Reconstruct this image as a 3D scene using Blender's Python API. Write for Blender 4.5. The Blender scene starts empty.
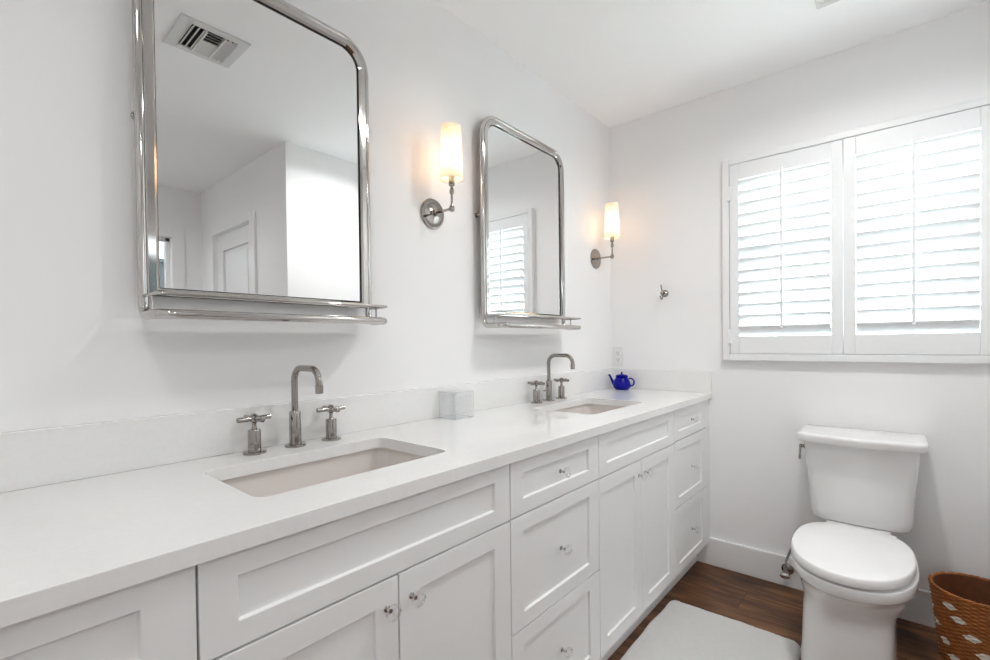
import bpy, bmesh, math, random
from mathutils import Vector, Matrix
random.seed(7)
SC = bpy.context.scene
COL = SC.collection
PI = math.pi

# ------------------------------------------------------------------ camera
cam = bpy.data.cameras.new('camera')
cam.sensor_width = 36.0
cam.lens = 468.98 * 36 / 990
cam.shift_y = 18.5 / 990
cam.clip_start = 0.02
co = bpy.data.objects.new('camera', cam)
COL.objects.link(co)
yaw, pit, rol = math.radians(40.70077), math.radians(-0.69867), math.radians(-0.65999)
fw = Vector((math.cos(yaw) * math.cos(pit), math.sin(yaw) * math.cos(pit), math.sin(pit)))
rt = Vector((math.sin(yaw), -math.cos(yaw), 0))
up = rt.cross(fw)
r2 = rt * math.cos(rol) + up * math.sin(rol)
u2 = -rt * math.sin(rol) + up * math.cos(rol)
m = Matrix((r2, u2, -fw)).transposed().to_4x4()
m.translation = Vector((-2.58157, -1.30285, 1.17095))
co.matrix_world = m
SC.camera = co

# ------------------------------------------------------------------ world, lights, exposure
SC.view_settings.view_transform = 'Standard'
SC.view_settings.look = 'None'
SC.view_settings.gamma = 1.0
SC.view_settings.use_curve_mapping = False
SC.view_settings.exposure = 1.02
SC.cycles.max_bounces = 16
SC.cycles.diffuse_bounces = 12
SC.cycles.transparent_max_bounces = 16
w = bpy.data.worlds.new('sky')
SC.world = w
w.use_nodes = True
wn = w.node_tree
bg = wn.nodes['Background']
tc = wn.nodes.new('ShaderNodeTexCoord')
sp = wn.nodes.new('ShaderNodeSeparateXYZ')
rp = wn.nodes.new('ShaderNodeValToRGB')
rp.color_ramp.elements[0].position = 0.40
rp.color_ramp.elements[0].color = (0.50, 0.56, 0.52, 1)
rp.color_ramp.elements[1].position = 0.56
rp.color_ramp.elements[1].color = (0.90, 0.96, 1.0, 1)
mp = wn.nodes.new('ShaderNodeMapRange')
mp.inputs[1].default_value = -1
wn.links.new(tc.outputs['Generated'], sp.inputs[0])
wn.links.new(sp.outputs['Z'], mp.inputs[0])
wn.links.new(mp.outputs[0], rp.inputs[0])
wn.links.new(rp.outputs[0], bg.inputs[0])
bg.inputs[1].default_value = 8.8


def area(name, loc, rot, sx, sy, power, color=(1, 1, 1), portal=False, disk=False, spread=None):  # spread in radians
    l = bpy.data.lights.new(name, 'AREA')
    l.shape = 'DISK' if disk else 'RECTANGLE'
    l.size = sx
    if not disk:
        l.size_y = sy
    l.energy = power
    l.color = color
    if portal:
        l.cycles.is_portal = True
    if spread:
        l.spread = spread
    o = bpy.data.objects.new(name, l)
    o.location = loc
    o.rotation_euler = rot
    COL.objects.link(o)
    return o


area('window_portal', (0.14, -1.125, 1.57), (0, PI / 2, 0), 0.94, 0.92, 1, portal=True)
area('hall_window_portal', (-1.84, -3.30, 1.48), (-PI / 2, 0, 0), 0.86, 1.14, 1, portal=True)
DOWNLIGHTS = [(-2.75, -0.95), (-0.90, -1.13), (-2.3, -2.45)]  # first and last are invented fill lights for the room
DL_POWER = [2.0, 5.2, 4.5]
SCONCE_POWER = 0.20

# ------------------------------------------------------------------ materials


def mat(name, color, rough=0.5, metal=0.0, noise=0.0, nscale=20, bump=0.0, bscale=60, coat=0.0, trans=0.0, ior=1.45,
        emit=None, estr=0.0, spec=None, color2=None, bdist=0.01, stretch=None):
    mt = bpy.data.materials.new(name)
    mt.use_nodes = True
    nt = mt.node_tree
    b = nt.nodes['Principled BSDF']
    c = (*color, 1)
    b.inputs['Base Color'].default_value = c
    b.inputs['Roughness'].default_value = rough
    b.inputs['Metallic'].default_value = metal
    b.inputs['Coat Weight'].default_value = coat
    b.inputs['Coat Roughness'].default_value = 0.05
    b.inputs['Transmission Weight'].default_value = trans
    b.inputs['IOR'].default_value = ior
    if spec is not None:
        b.inputs['Specular IOR Level'].default_value = spec
    if emit:
        b.inputs['Emission Color'].default_value = (*emit, 1)
        b.inputs['Emission Strength'].default_value = estr
    t = nt.nodes.new('ShaderNodeTexCoord')
    src = t.outputs['Object']
    if stretch:
        mpn = nt.nodes.new('ShaderNodeMapping')
        mpn.inputs['Scale'].default_value = stretch
        nt.links.new(src, mpn.inputs[0])
        src = mpn.outputs[0]
    if noise or color2:
        n = nt.nodes.new('ShaderNodeTexNoise')
        n.inputs['Scale'].default_value = nscale
        n.inputs['Detail'].default_value = 5
        nt.links.new(src, n.inputs['Vector'])
        mx = nt.nodes.new('ShaderNodeMix')
        mx.data_type = 'RGBA'
        c2 = color2 if color2 else tuple(x * (1 - noise) for x in color)
        mx.inputs[6].default_value = c
        mx.inputs[7].default_value = (*c2, 1)
        nt.links.new(n.outputs['Fac'], mx.inputs[0])
        nt.links.new(mx.outputs[2], b.inputs['Base Color'])
    if bump:
        n2 = nt.nodes.new('ShaderNodeTexNoise')
        n2.inputs['Scale'].default_value = bscale
        n2.inputs['Detail'].default_value = 4
        nt.links.new(src, n2.inputs['Vector'])
        bp = nt.nodes.new('ShaderNodeBump')
        bp.inputs['Strength'].default_value = bump
        bp.inputs['Distance'].default_value = bdist
        nt.links.new(n2.outputs['Fac'], bp.inputs['Height'])
        nt.links.new(bp.outputs[0], b.inputs['Normal'])
    return mt


M_wall = mat('wall_paint', (0.87, 0.87, 0.875), 0.6, bump=0.06, bscale=180, bdist=0.002, noise=0.012, nscale=3)
M_ceil = mat('ceiling_paint', (0.93, 0.93, 0.935), 0.8, bump=0.05, bscale=150, bdist=0.002)
M_trim = mat('trim_paint', (0.83, 0.83, 0.835), 0.3, noise=0.01, nscale=5)
M_shutter = mat('shutter_paint', (0.82, 0.83, 0.84), 0.35, noise=0.008, nscale=6)
M_cab = mat('cabinet_paint', (0.82, 0.825, 0.825), 0.38, noise=0.015, nscale=6)
M_gap = mat('cabinet_interior', (0.22, 0.21, 0.20), 0.8, noise=0.1)
M_ceramic = mat('glazed_ceramic', (0.82, 0.82, 0.82), 0.12, coat=0.6, noise=0.008, nscale=3)
M_seat = mat('seat_plastic', (0.86, 0.86, 0.86), 0.22, noise=0.008, nscale=3)
M_basin = mat('sink_ceramic', (0.73, 0.685, 0.655), 0.2, coat=0.3, noise=0.03, nscale=6)
M_nickel = mat('polished_nickel', (0.57, 0.55, 0.53), 0.07, 1.0, noise=0.04, nscale=30)
M_nickel_dark = mat('aged_nickel', (0.40, 0.37, 0.345), 0.10, 1.0, noise=0.08, nscale=30)
M_mirror = mat('silvered_glass', (0.89, 0.90, 0.90), 0.0, 1.0, noise=0.005)
M_black = mat('black_gasket', (0.01, 0.01, 0.01), 0.6, noise=0.1)
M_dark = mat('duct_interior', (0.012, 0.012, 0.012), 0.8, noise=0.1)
M_white_metal = mat('enamelled_metal', (0.72, 0.72, 0.71), 0.4, noise=0.03)
M_plate = mat('outlet_plastic', (0.80, 0.80, 0.79), 0.3, noise=0.01)
M_blue = mat('cobalt_glaze', (0.001, 0.003, 0.33), 0.12, spec=0.25, color2=(0.001, 0.001, 0.20), nscale=25)
M_fan = mat('lamp_lens', (0.9, 0.9, 0.88), 0.5, emit=(1.0, 0.97, 0.93), estr=6, noise=0.01)
M_ext = mat('painted_render', (0.16, 0.18, 0.19), 0.8, noise=0.2)
M_bounce_ground = mat('pale_paving', (0.55, 0.57, 0.54), 0.9, noise=0.3, nscale=4)  # ground colour kept pale so it bounces light up to the louvres
M_hose = mat('braided_steel', (0.45, 0.45, 0.45), 0.3, 1.0, bump=0.8, bscale=500)


def counter_material():
    mt = mat('white_quartz', (0.80, 0.80, 0.79), 0.055, coat=0.0)
    nt = mt.node_tree
    b = nt.nodes['Principled BSDF']
    b.inputs['Specular IOR Level'].default_value = 0.6
    t = nt.nodes.new('ShaderNodeTexCoord')
    n = nt.nodes.new('ShaderNodeTexNoise')
    n.inputs['Scale'].default_value = 90
    n.inputs['Detail'].default_value = 3
    n2 = nt.nodes.new('ShaderNodeTexNoise')
    n2.inputs['Scale'].default_value = 5
    r = nt.nodes.new('ShaderNodeValToRGB')
    r.color_ramp.elements[0].position = 0.35
    r.color_ramp.elements[0].color = (0.80, 0.80, 0.79, 1)
    r.color_ramp.elements[1].position = 0.62
    r.color_ramp.elements[1].color = (0.83, 0.83, 0.825, 1)
    a = nt.nodes.new('ShaderNodeMath')
    a.operation = 'ADD'
    h = nt.nodes.new('ShaderNodeMath')
    h.operation = 'MULTIPLY'
    h.inputs[1].default_value = 0.5
    for q in (n, n2):
        nt.links.new(t.outputs['Object'], q.inputs['Vector'])
    nt.links.new(n.outputs['Fac'], a.inputs[0])
    nt.links.new(n2.outputs['Fac'], a.inputs[1])
    nt.links.new(a.outputs[0], h.inputs[0])
    nt.links.new(h.outputs[0], r.inputs[0])
    nt.links.new(r.outputs[0], b.inputs['Base Color'])
    return mt


M_quartz = counter_material()


def glass_material(name, tint=(1, 1, 1), rough=0.0):
    mt = mat(name, tint, rough, trans=1.0, ior=1.47, noise=0.005)
    return mt


M_thin = None
M_glass = glass_material('clear_acrylic', (0.985, 0.99, 0.99))


def schlick(nt, f0, power=4.0):
    """reflectance that rises at grazing angles, the same from both sides of a thin sheet"""
    lw = nt.nodes.new('ShaderNodeLayerWeight')
    lw.inputs[0].default_value = 0.5
    pw = nt.nodes.new('ShaderNodeMath')
    pw.operation = 'POWER'
    pw.inputs[1].default_value = power
    nt.links.new(lw.outputs['Facing'], pw.inputs[0])
    ma = nt.nodes.new('ShaderNodeMath')
    ma.operation = 'MULTIPLY_ADD'
    ma.inputs[1].default_value = 0.8 - f0
    ma.inputs[2].default_value = f0
    nt.links.new(pw.outputs[0], ma.inputs[0])
    return ma


def pane_material(name='window_glass', tint=(0.93, 0.97, 0.96)):
    mt = bpy.data.materials.new(name)
    mt.use_nodes = True
    nt = mt.node_tree
    nt.nodes.remove(nt.nodes['Principled BSDF'])
    out = nt.nodes['Material Output']
    g = nt.nodes.new('ShaderNodeBsdfGlossy')
    g.inputs['Roughness'].default_value = 0.0
    tr = nt.nodes.new('ShaderNodeBsdfTransparent')
    tr.inputs[0].default_value = (*tint, 1)
    f = schlick(nt, 0.05)
    mx = nt.nodes.new('ShaderNodeMixShader')
    nt.links.new(f.outputs[0], mx.inputs[0])
    nt.links.new(tr.outputs[0], mx.inputs[1])
    nt.links.new(g.outputs[0], mx.inputs[2])
    nt.links.new(mx.outputs[0], out.inputs[0])
    return mt


M_pane = pane_material()
M_pane_dim = pane_material('tinted_window_glass', (0.40, 0.405, 0.405))  # invented tint that holds back daylight from the hall window


def thin_material(name='clear_acrylic_wall', f0=0.06, power=3.0):
    """clear acrylic wall: sees through, mirrors at grazing angles, with a faint milky body"""
    mt = bpy.data.materials.new(name)
    mt.use_nodes = True
    nt = mt.node_tree
    nt.nodes.remove(nt.nodes['Principled BSDF'])
    out = nt.nodes['Material Output']
    g = nt.nodes.new('ShaderNodeBsdfGlossy')
    g.inputs['Roughness'].default_value = 0.02
    g.inputs[0].default_value = (0.93, 0.93, 0.94, 1)
    tr = nt.nodes.new('ShaderNodeBsdfTransparent')
    tr.inputs[0].default_value = (0.985, 0.987, 0.99, 1)
    f = schlick(nt, f0, power)
    mx = nt.nodes.new('ShaderNodeMixShader')
    nt.links.new(f.outputs[0], mx.inputs[0])
    nt.links.new(tr.outputs[0], mx.inputs[1])
    nt.links.new(g.outputs[0], mx.inputs[2])
    nt.links.new(mx.outputs[0], out.inputs[0])
    return mt


M_edge = mat('polished_acrylic_edge', (0.78, 0.79, 0.80), 0.08, noise=0.25, nscale=60)  # opaque pale colour imitating bright glints on clear acrylic edges
M_thin = thin_material('clear_acrylic_wall', 0.06, 2.6)
M_knob = thin_material('clear_acrylic_knob', 0.10, 1.8)


def shade_material():
    mt = bpy.data.materials.new('linen_shade')
    mt.use_nodes = True
    nt = mt.node_tree
    nt.nodes.remove(nt.nodes['Principled BSDF'])
    out = nt.nodes['Material Output']
    t = nt.nodes.new('ShaderNodeTexCoord')
    wv = nt.nodes.new('ShaderNodeTexNoise')
    wv.inputs['Scale'].default_value = 200
    nt.links.new(t.outputs['Object'], wv.inputs['Vector'])
    bp = nt.nodes.new('ShaderNodeBump')
    bp.inputs['Strength'].default_value = 0.15
    bp.inputs['Distance'].default_value = 0.001
    nt.links.new(wv.outputs['Fac'], bp.inputs['Height'])
    d = nt.nodes.new('ShaderNodeBsdfDiffuse')
    d.inputs[0].default_value = (0.90, 0.88, 0.85, 1)
    nt.links.new(bp.outputs[0], d.inputs['Normal'])
    tl = nt.nodes.new('ShaderNodeBsdfTranslucent')
    tl.inputs[0].default_value = (0.95, 0.87, 0.78, 1)
    mx = nt.nodes.new('ShaderNodeMixShader')
    mx.inputs[0].default_value = 0.55
    nt.links.new(d.outputs[0], mx.inputs[1])
    nt.links.new(tl.outputs[0], mx.inputs[2])
    nt.links.new(mx.outputs[0], out.inputs[0])
    return mt


M_shade = shade_material()
M_bulb = mat('bulb_glass', (1, 0.9, 0.75), 0.3, emit=(1.0, 0.78, 0.52), estr=6, noise=0.01)


def floor_material():
    mt = bpy.data.materials.new('wood_planks')
    mt.use_nodes = True
    nt = mt.node_tree
    b = nt.nodes['Principled BSDF']
    L = nt.links.new
    t = nt.nodes.new('ShaderNodeTexCoord')
    s = nt.nodes.new('ShaderNodeMapping')
    s.inputs['Rotation'].default_value = (0, 0, PI / 2)
    L(t.outputs['Object'], s.inputs[0])
    br = nt.nodes.new('ShaderNodeTexBrick')
    br.inputs['Scale'].default_value = 1.0
    br.inputs['Brick Width'].default_value = 1.22
    br.inputs['Row Height'].default_value = 0.18
    br.inputs['Mortar Size'].default_value = 0.0016
    br.inputs['Mortar Smooth'].default_value = 0.2
    br.inputs['Bias'].default_value = 0.0
    br.offset = 0.37
    br.inputs['Color1'].default_value = (0, 0, 0, 1)
    br.inputs['Color2'].default_value = (1, 1, 1, 1)
    br.inputs['Mortar'].default_value = (0.3, 0.3, 0.3, 1)
    L(s.outputs[0], br.inputs['Vector'])
    # offset the grain for each plank
    mul = nt.nodes.new('ShaderNodeVectorMath')
    mul.operation = 'MULTIPLY_ADD'
    mul.inputs[1].default_value = (7, 9, 5)
    L(br.outputs['Color'], mul.inputs[0])
    L(t.outputs['Object'], mul.inputs[2])
    g = nt.nodes.new('ShaderNodeMapping')
    g.inputs['Scale'].default_value = (42, 2.4, 1)
    L(mul.outputs[0], g.inputs[0])
    n = nt.nodes.new('ShaderNodeTexNoise')
    n.inputs['Scale'].default_value = 1.0
    n.inputs['Detail'].default_value = 8
    n.inputs['Roughness'].default_value = 0.62
    n.inputs['Distortion'].default_value = 1.0
    L(g.outputs[0], n.inputs['Vector'])
    g2 = nt.nodes.new('ShaderNodeMapping')
    g2.inputs['Scale'].default_value = (11, 2.2, 1)
    L(mul.outputs[0], g2.inputs[0])
    n2 = nt.nodes.new('ShaderNodeTexNoise')
    n2.inputs['Scale'].default_value = 1.0
    n2.inputs['Detail'].default_value = 4
    n2.inputs['Distortion'].default_value = 1.4
    L(g2.outputs[0], n2.inputs['Vector'])
    ad = nt.nodes.new('ShaderNodeMath')
    ad.operation = 'ADD'
    L(n.outputs['Fac'], ad.inputs[0])
    L(n2.outputs['Fac'], ad.inputs[1])
    hf = nt.nodes.new('ShaderNodeMath')
    hf.operation = 'MULTIPLY'
    hf.inputs[1].default_value = 0.5
    L(ad.outputs[0], hf.inputs[0])
    r = nt.nodes.new('ShaderNodeValToRGB')
    e = r.color_ramp.elements
    e[0].position = 0.34
    e[0].color = (0.030, 0.013, 0.006, 1)
    e[1].position = 0.66
    e[1].color = (0.25, 0.120, 0.050, 1)
    k = e.new(0.46)
    k.color = (0.085, 0.034, 0.012, 1)
    k = e.new(0.55)
    k.color = (0.160, 0.070, 0.027, 1)
    L(hf.outputs[0], r.inputs[0])
    mx = nt.nodes.new('ShaderNodeMix')
    mx.data_type = 'RGBA'
    mx.blend_type = 'MULTIPLY'
    mx.inputs[0].default_value = 1.0
    r2_ = nt.nodes.new('ShaderNodeValToRGB')
    r2_.color_ramp.elements[0].color = (0.92, 0.915, 0.91, 1)
    r2_.color_ramp.elements[1].color = (1.15, 1.12, 1.08, 1)
    L(br.outputs['Color'], r2_.inputs[0])
    L(r.outputs[0], mx.inputs[6])
    L(r2_.outputs[0], mx.inputs[7])
    mx2 = nt.nodes.new('ShaderNodeMix')
    mx2.data_type = 'RGBA'
    mx2.inputs[7].default_value = (0.012, 0.006, 0.003, 1)
    L(br.outputs['Fac'], mx2.inputs[0])
    L(mx.outputs[2], mx2.inputs[6])
    L(mx2.outputs[2], b.inputs['Base Color'])
    b.inputs['Roughness'].default_value = 0.42
    bp = nt.nodes.new('ShaderNodeBump')
    bp.inputs['Strength'].default_value = 0.15
    bp.inputs['Distance'].default_value = 0.002
    L(hf.outputs[0], bp.inputs['Height'])
    L(bp.outputs[0], b.inputs['Normal'])
    return mt


M_floor = floor_material()
M_mat = mat('cotton_pile', (0.93, 0.925, 0.905), 0.95, noise=0.06, nscale=60, bump=1.0, bscale=260, bdist=0.012)
M_wicker = mat('rattan_strand', (0.50, 0.175, 0.034), 0.42, color2=(0.16, 0.045, 0.010), nscale=45, bump=0.3, bscale=200)
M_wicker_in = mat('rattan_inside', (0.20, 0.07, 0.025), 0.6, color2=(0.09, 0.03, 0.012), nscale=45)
M_wicker_white = mat('cream_rattan_strand', (0.92, 0.87, 0.76), 0.6, noise=0.15, nscale=60, bump=0.3, bscale=200)

# ------------------------------------------------------------------ mesh helpers


def tag(o, label=None, cat=None, group=None, kind=None):
    if label:
        o['label'] = label
    if cat:
        o['category'] = cat
    if group:
        o['group'] = group
    if kind:
        o['kind'] = kind
    return o


def thing(name, label, cat, loc=(0, 0, 0), group=None):
    o = bpy.data.objects.new(name, None)
    o.empty_display_size = 0.05
    o.location = loc
    COL.objects.link(o)
    return tag(o, label, cat, group)


def obj(name, bm, material, parent=None, smooth=False, bevel=0.0, subsurf=0, seg=2, autos=None):
    """links bm (built in world coordinates) as one mesh object, keeping it where it is under its parent"""
    me = bpy.data.meshes.new(name)
    bmesh.ops.recalc_face_normals(bm, faces=bm.faces[:])
    off = Vector((0, 0, 0))
    q = parent
    while q is not None:
        off += q.location
        q = q.parent
    if off.length > 0:
        bmesh.ops.translate(bm, verts=bm.verts[:], vec=-off)
    bm.to_mesh(me)
    bm.free()
    mats = material if isinstance(material, (list, tuple)) else [material]
    for x in mats:
        me.materials.append(x)
    o = bpy.data.objects.new(name, me)
    COL.objects.link(o)
    if parent:
        o.parent = parent
    if smooth:
        for p in me.polygons:
            p.use_smooth = True
        if autos:
            me.set_sharp_from_angle(angle=math.radians(autos))
    if bevel:
        b = o.modifiers.new('bevel', 'BEVEL')
        b.width = bevel
        b.segments = seg
        b.limit_method = 'ANGLE'
        b.angle_limit = math.radians(40)
        b.harden_normals = False
    if subsurf:
        s = o.modifiers.new('subsurf', 'SUBSURF')
        s.levels = subsurf
        s.render_levels = subsurf
    return o


def struct(name, bm, material, parent=None, **k):
    o = obj(name, bm, material, parent, **k)
    if parent is None:
        o['kind'] = 'structure'
    return o


def B(bm, x0, x1, y0, y1, z0, z1, mi=0):
    v = [bm.verts.new(p) for p in ((x0, y0, z0), (x1, y0, z0), (x1, y1, z0), (x0, y1, z0),
                                   (x0, y0, z1), (x1, y0, z1), (x1, y1, z1), (x0, y1, z1))]
    for f in ((0, 3, 2, 1), (4, 5, 6, 7), (0, 1, 5, 4), (1, 2, 6, 5), (2, 3, 7, 6), (3, 0, 4, 7)):
        bm.faces.new([v[i] for i in f]).material_index = mi
    return v


def box(x0, x1, y0, y1, z0, z1):
    bm = bmesh.new()
    B(bm, min(x0, x1), max(x0, x1), min(y0, y1), max(y0, y1), min(z0, z1), max(z0, z1))
    return bm


def basis(d):
    d = Vector(d).normalized()
    a = Vector((0, 0, 1)) if abs(d.z) < 0.9 else Vector((1, 0, 0))
    u = d.cross(a).normalized()
    v = d.cross(u).normalized()
    return d, u, v


def lathe(bm, base, axis, prof, n=32, cap=True):
    """prof = list of (radius, distance along axis)"""
    d, u, v = basis(axis)
    base = Vector(base)
    rings = []
    for r, h in prof:
        rings.append([bm.verts.new(base + d * h + (u * math.cos(2 * PI * i / n) + v * math.sin(2 * PI * i / n)) * max(r, 1e-5)) for i in range(n)])
    for a, b in zip(rings[:-1], rings[1:]):
        for i in range(n):
            bm.faces.new((a[i], a[(i + 1) % n], b[(i + 1) % n], b[i]))
    if cap:
        bm.faces.new(rings[0][::-1])
        bm.faces.new(rings[-1])
    return bm


def tube(bm, pts, r, n=16, closed=False, cap=True):
    pts = [Vector(p) for p in pts]
    N = len(pts)
    rad = r if isinstance(r, (list, tuple)) else [r] * N
    rings = []
    pu = None
    for i, p in enumerate(pts):
        if closed:
            t = (pts[(i + 1) % N] - pts[i - 1]).normalized()
        else:
            t = (pts[min(i + 1, N - 1)] - pts[max(i - 1, 0)]).normalized()
        if pu is None:
            _, u, v = basis(t)
        else:
            u = (pu - t * pu.dot(t)).normalized()
            v = t.cross(u)
        pu = u
        rings.append([bm.verts.new(p + (u * math.cos(2 * PI * k / n) + v * math.sin(2 * PI * k / n)) * rad[i]) for k in range(n)])
    rng = range(N) if closed else range(N - 1)
    for i in rng:
        a, b = rings[i], rings[(i + 1) % N]
        for k in range(n):
            bm.faces.new((a[k], a[(k + 1) % n], b[(k + 1) % n], b[k]))
    if cap and not closed:
        bm.faces.new(rings[0][::-1])
        bm.faces.new(rings[-1])
    return bm


def arc(c, a0, a1, r, n, ax=(1, 0, 0), ay=(0, 0, 1)):
    c, ax, ay = Vector(c), Vector(ax), Vector(ay)
    return [c + ax * r * math.cos(a0 + (a1 - a0) * i / n) + ay * r * math.sin(a0 + (a1 - a0) * i / n) for i in range(n + 1)]


def rrect(x0, x1, y0, y1, r, n=6):
    """2D rounded rectangle, ccw; r single or 4 radii (bl, br, tr, tl)"""
    rs = r if isinstance(r, (tuple, list)) else (r,) * 4
    out = []
    for (cx, cy, a, q) in ((x0, y0, PI, 0), (x1, y0, 1.5 * PI, 1), (x1, y1, 0, 2), (x0, y1, PI / 2, 3)):
        rr = rs[q]
        sx = 1 if cx == x0 else -1
        sy = 1 if cy == y0 else -1
        for i in range(n + 1):
            t = a + PI / 2 * i / n
            out.append((cx + sx * rr + rr * math.cos(t), cy + sy * rr + rr * math.sin(t)))
    return out


def loft(bm, rings, cap0=True, cap1=True, closed=True):
    vs = [[bm.verts.new(p) for p in r] for r in rings]
    n = len(vs[0])
    for a, b in zip(vs[:-1], vs[1:]):
        for i in range(n if closed else n - 1):
            bm.faces.new((a[i], a[(i + 1) % n], b[(i + 1) % n], b[i]))
    if cap0:
        bm.faces.new(vs[0][::-1])
    if cap1:
        bm.faces.new(vs[-1])
    return vs


def wall_with_hole(axis, p0, p1, a0, a1, z0, z1, holes):
    """box wall, thickness p0..p1 on axis, spanning a0..a1 on the other, holes = [(h0,h1,zz0,zz1)] sorted"""
    bm = bmesh.new()

    def blk(s0, s1, t0, t1):
        if s1 - s0 < 1e-4 or t1 - t0 < 1e-4:
            return
        if axis == 'x':
            B(bm, p0, p1, s0, s1, t0, t1)
        else:
            B(bm, s0, s1, p0, p1, t0, t1)
    cur = a0
    for h0, h1, t0, t1 in holes:
        blk(cur, h0, z0, z1)
        blk(h0, h1, z0, t0)
        blk(h0, h1, t1, z1)
        cur = h1
    blk(cur, a1, z0, z1)
    return bm


# ------------------------------------------------------------------ the room
H = 2.44
XL, YF, YN, XH = -3.3, -3.16, -1.66, -1.2     # left wall, far hall wall, nook wall, hall wall
struct('floor', box(XL - .1, 0.12, YF - .1, 0.1, -0.08, 0), M_floor)
struct('ceiling', wall_with_hole('x', XL - .1, 0.12, YF - .1, 0.1, H, H + .1, []), M_ceil)
struct('wall_back', box(XL - .1, 0.12, 0.0, 0.1, 0, H), M_wall)
WY0, WY1, WZ0, WZ1 = -1.560, -0.684, 1.128, 2.018
struct('wall_right', wall_with_hole('x', 0, 0.12, YN - .1, 0.0, 0, H, [(WY0, WY1, WZ0, WZ1)]), M_wall)
struct('wall_alcove', box(XH, 0.0, YN - .1, YN, 0, H), M_wall)
DY0, DY1, DZ = -2.873, -2.179, 2.04
struct('wall_hall', wall_with_hole('x', XH, XH + .1, YF, YN - .1, 0, H, [(DY0, DY1, 0, DZ)]), M_wall)
HX0, HX1, HZ0, HZ1 = -2.27, -1.417, 0.92, 2.04
struct('wall_front', wall_with_hole('y', YF - .12, YF, XL, XH + .1, 0, H, [(HX0, HX1, HZ0, HZ1)]), M_wall)
struct('wall_left', box(XL - .1, XL, YF, 0, 0, H), M_wall)


def baseboard(name, pts, h=0.142, t=0.015):
    """pts: outline from wall face, axis aligned run as box, with a small eased top"""
    x0, x1, y0, y1 = pts
    o = struct(name, box(x0, x1, y0, y1, 0, h), M_trim, bevel=0.004)
    return o


baseboard('baseboard_right', (-0.015, 0, YN, -0.49))
baseboard('baseboard_alcove', (XH, -0.015, YN, YN + .015))
baseboard('baseboard_hall_near', (XH - .015, XH, DY1 + .085, YN + .015))
baseboard('baseboard_hall_far', (XH - .015, XH, YF, DY0 - .085))
baseboard('baseboard_front', (XL, XH - .015, YF, YF + .015))
baseboard('baseboard_left', (XL, XL + .015, YF + .015, -0.02))
baseboard('baseboard_back', (XL + .015, -2.85, -.015, 0))

# hall door with its casing
t = bmesh.new()
for a, b_, c, d in ((DY0 - .085, DY0, 0, DZ + .055), (DY1, DY1 + .080, 0, DZ + .055), (DY0, DY1, DZ, DZ + .055)):
    B(t, XH - .018, XH, a, b_, c, d)
struct('trim_1', t, M_trim, bevel=0.003)
d = bmesh.new()
B(d, XH + .035, XH + .055, DY0 + .004, DY1 - .004, .008, DZ - .004)
sy, rl = 0.11, 0.13
for a, b_, c, e in ((DY0 + .004, DY0 + sy, .008, DZ - .004), (DY1 - sy, DY1 - .004, .008, DZ - .004),
                    (DY0 + sy, DY1 - sy, DZ - rl, DZ - .004), (DY0 + sy, DY1 - sy, .95, 1.09), (DY0 + sy, DY1 - sy, .008, .22)):
    B(d, XH + .018, XH + .036, a, b_, c, e)
for zz0, zz1 in ((1.13, DZ - rl - .04), (.26, .91)):
    B(d, XH + .027, XH + .036, DY0 + sy + .035, DY1 - sy - .035, zz0, zz1)
dr = struct('door_1', d, M_trim, bevel=0.003)
k = bmesh.new()
lathe(k, (XH + .018, DY0 + .07, 0.98), (-1, 0, 0), [(.030, 0), (.030, .006), (.012, .010), (.012, .03), (.026, .042), (.028, .055), (.018, .066), (.002, .07)], 24)
obj('door_knob', k, M_nickel, dr, smooth=True, autos=50)
for zz in (1.80, 1.0, .22):
    k = bmesh.new()
    lathe(k, (XH + .012, DY1 - .002, zz - .045), (0, 0, 1), [(.006, 0), (.006, .09)], 12)
    obj('hinge', k, M_nickel_dark, dr, smooth=True, autos=40)

# hall window: casing, sashes and pane
t = bmesh.new()
for a, b_, c, e in ((HX0 - .085, HX0, HZ0 - .085, HZ1 + .085), (HX1, HX1 + .085, HZ0 - .085, HZ1 + .085),
                    (HX0, HX1, HZ1, HZ1 + .085), (HX0, HX1, HZ0 - .085, HZ0)):
    B(t, a, b_, YF, YF + .018, c, e)
struct('trim_2', t, M_trim, bevel=0.003)
t = bmesh.new()
fy0, fy1 = YF - .09, YF - .05
for a, b_, c, e in ((HX0, HX0 + .03, HZ0, HZ1), (HX1 - .03, HX1, HZ0, HZ1), (HX0, HX1, HZ0, HZ0 + .04), (HX0, HX1, HZ1 - .03, HZ1), (HX0, HX1, 1.46, 1.50)):
    B(t, a, b_, fy0, fy1, c, e)
hw = struct('window_2', t, M_trim, bevel=0.002)
obj('window_pane', box(HX0 + .02, HX1 - .02, YF - .072, YF - .068, HZ0 + .02, HZ1 - .02), M_pane_dim, hw)

# outside: ground made pale to bounce daylight in, and a rendered garden wall
g = bmesh.new()
B(g, -12, 12, -14, 10, -.30, -.20)
tag(obj('terrace', g, M_bounce_ground), 'pale paved terrace outside beyond the windows', 'terrace', kind='structure')
gw = bmesh.new()
B(gw, -8, 3, -6.3, -6.15, -.2, 2.28)
B(gw, -8.02, 3.02, -6.34, -6.11, 2.28, 2.33)
tag(obj('garden_wall', gw, M_ext, bevel=.005), 'grey garden wall seen dimly through the hall window in the nearer mirror', 'garden wall')

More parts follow.
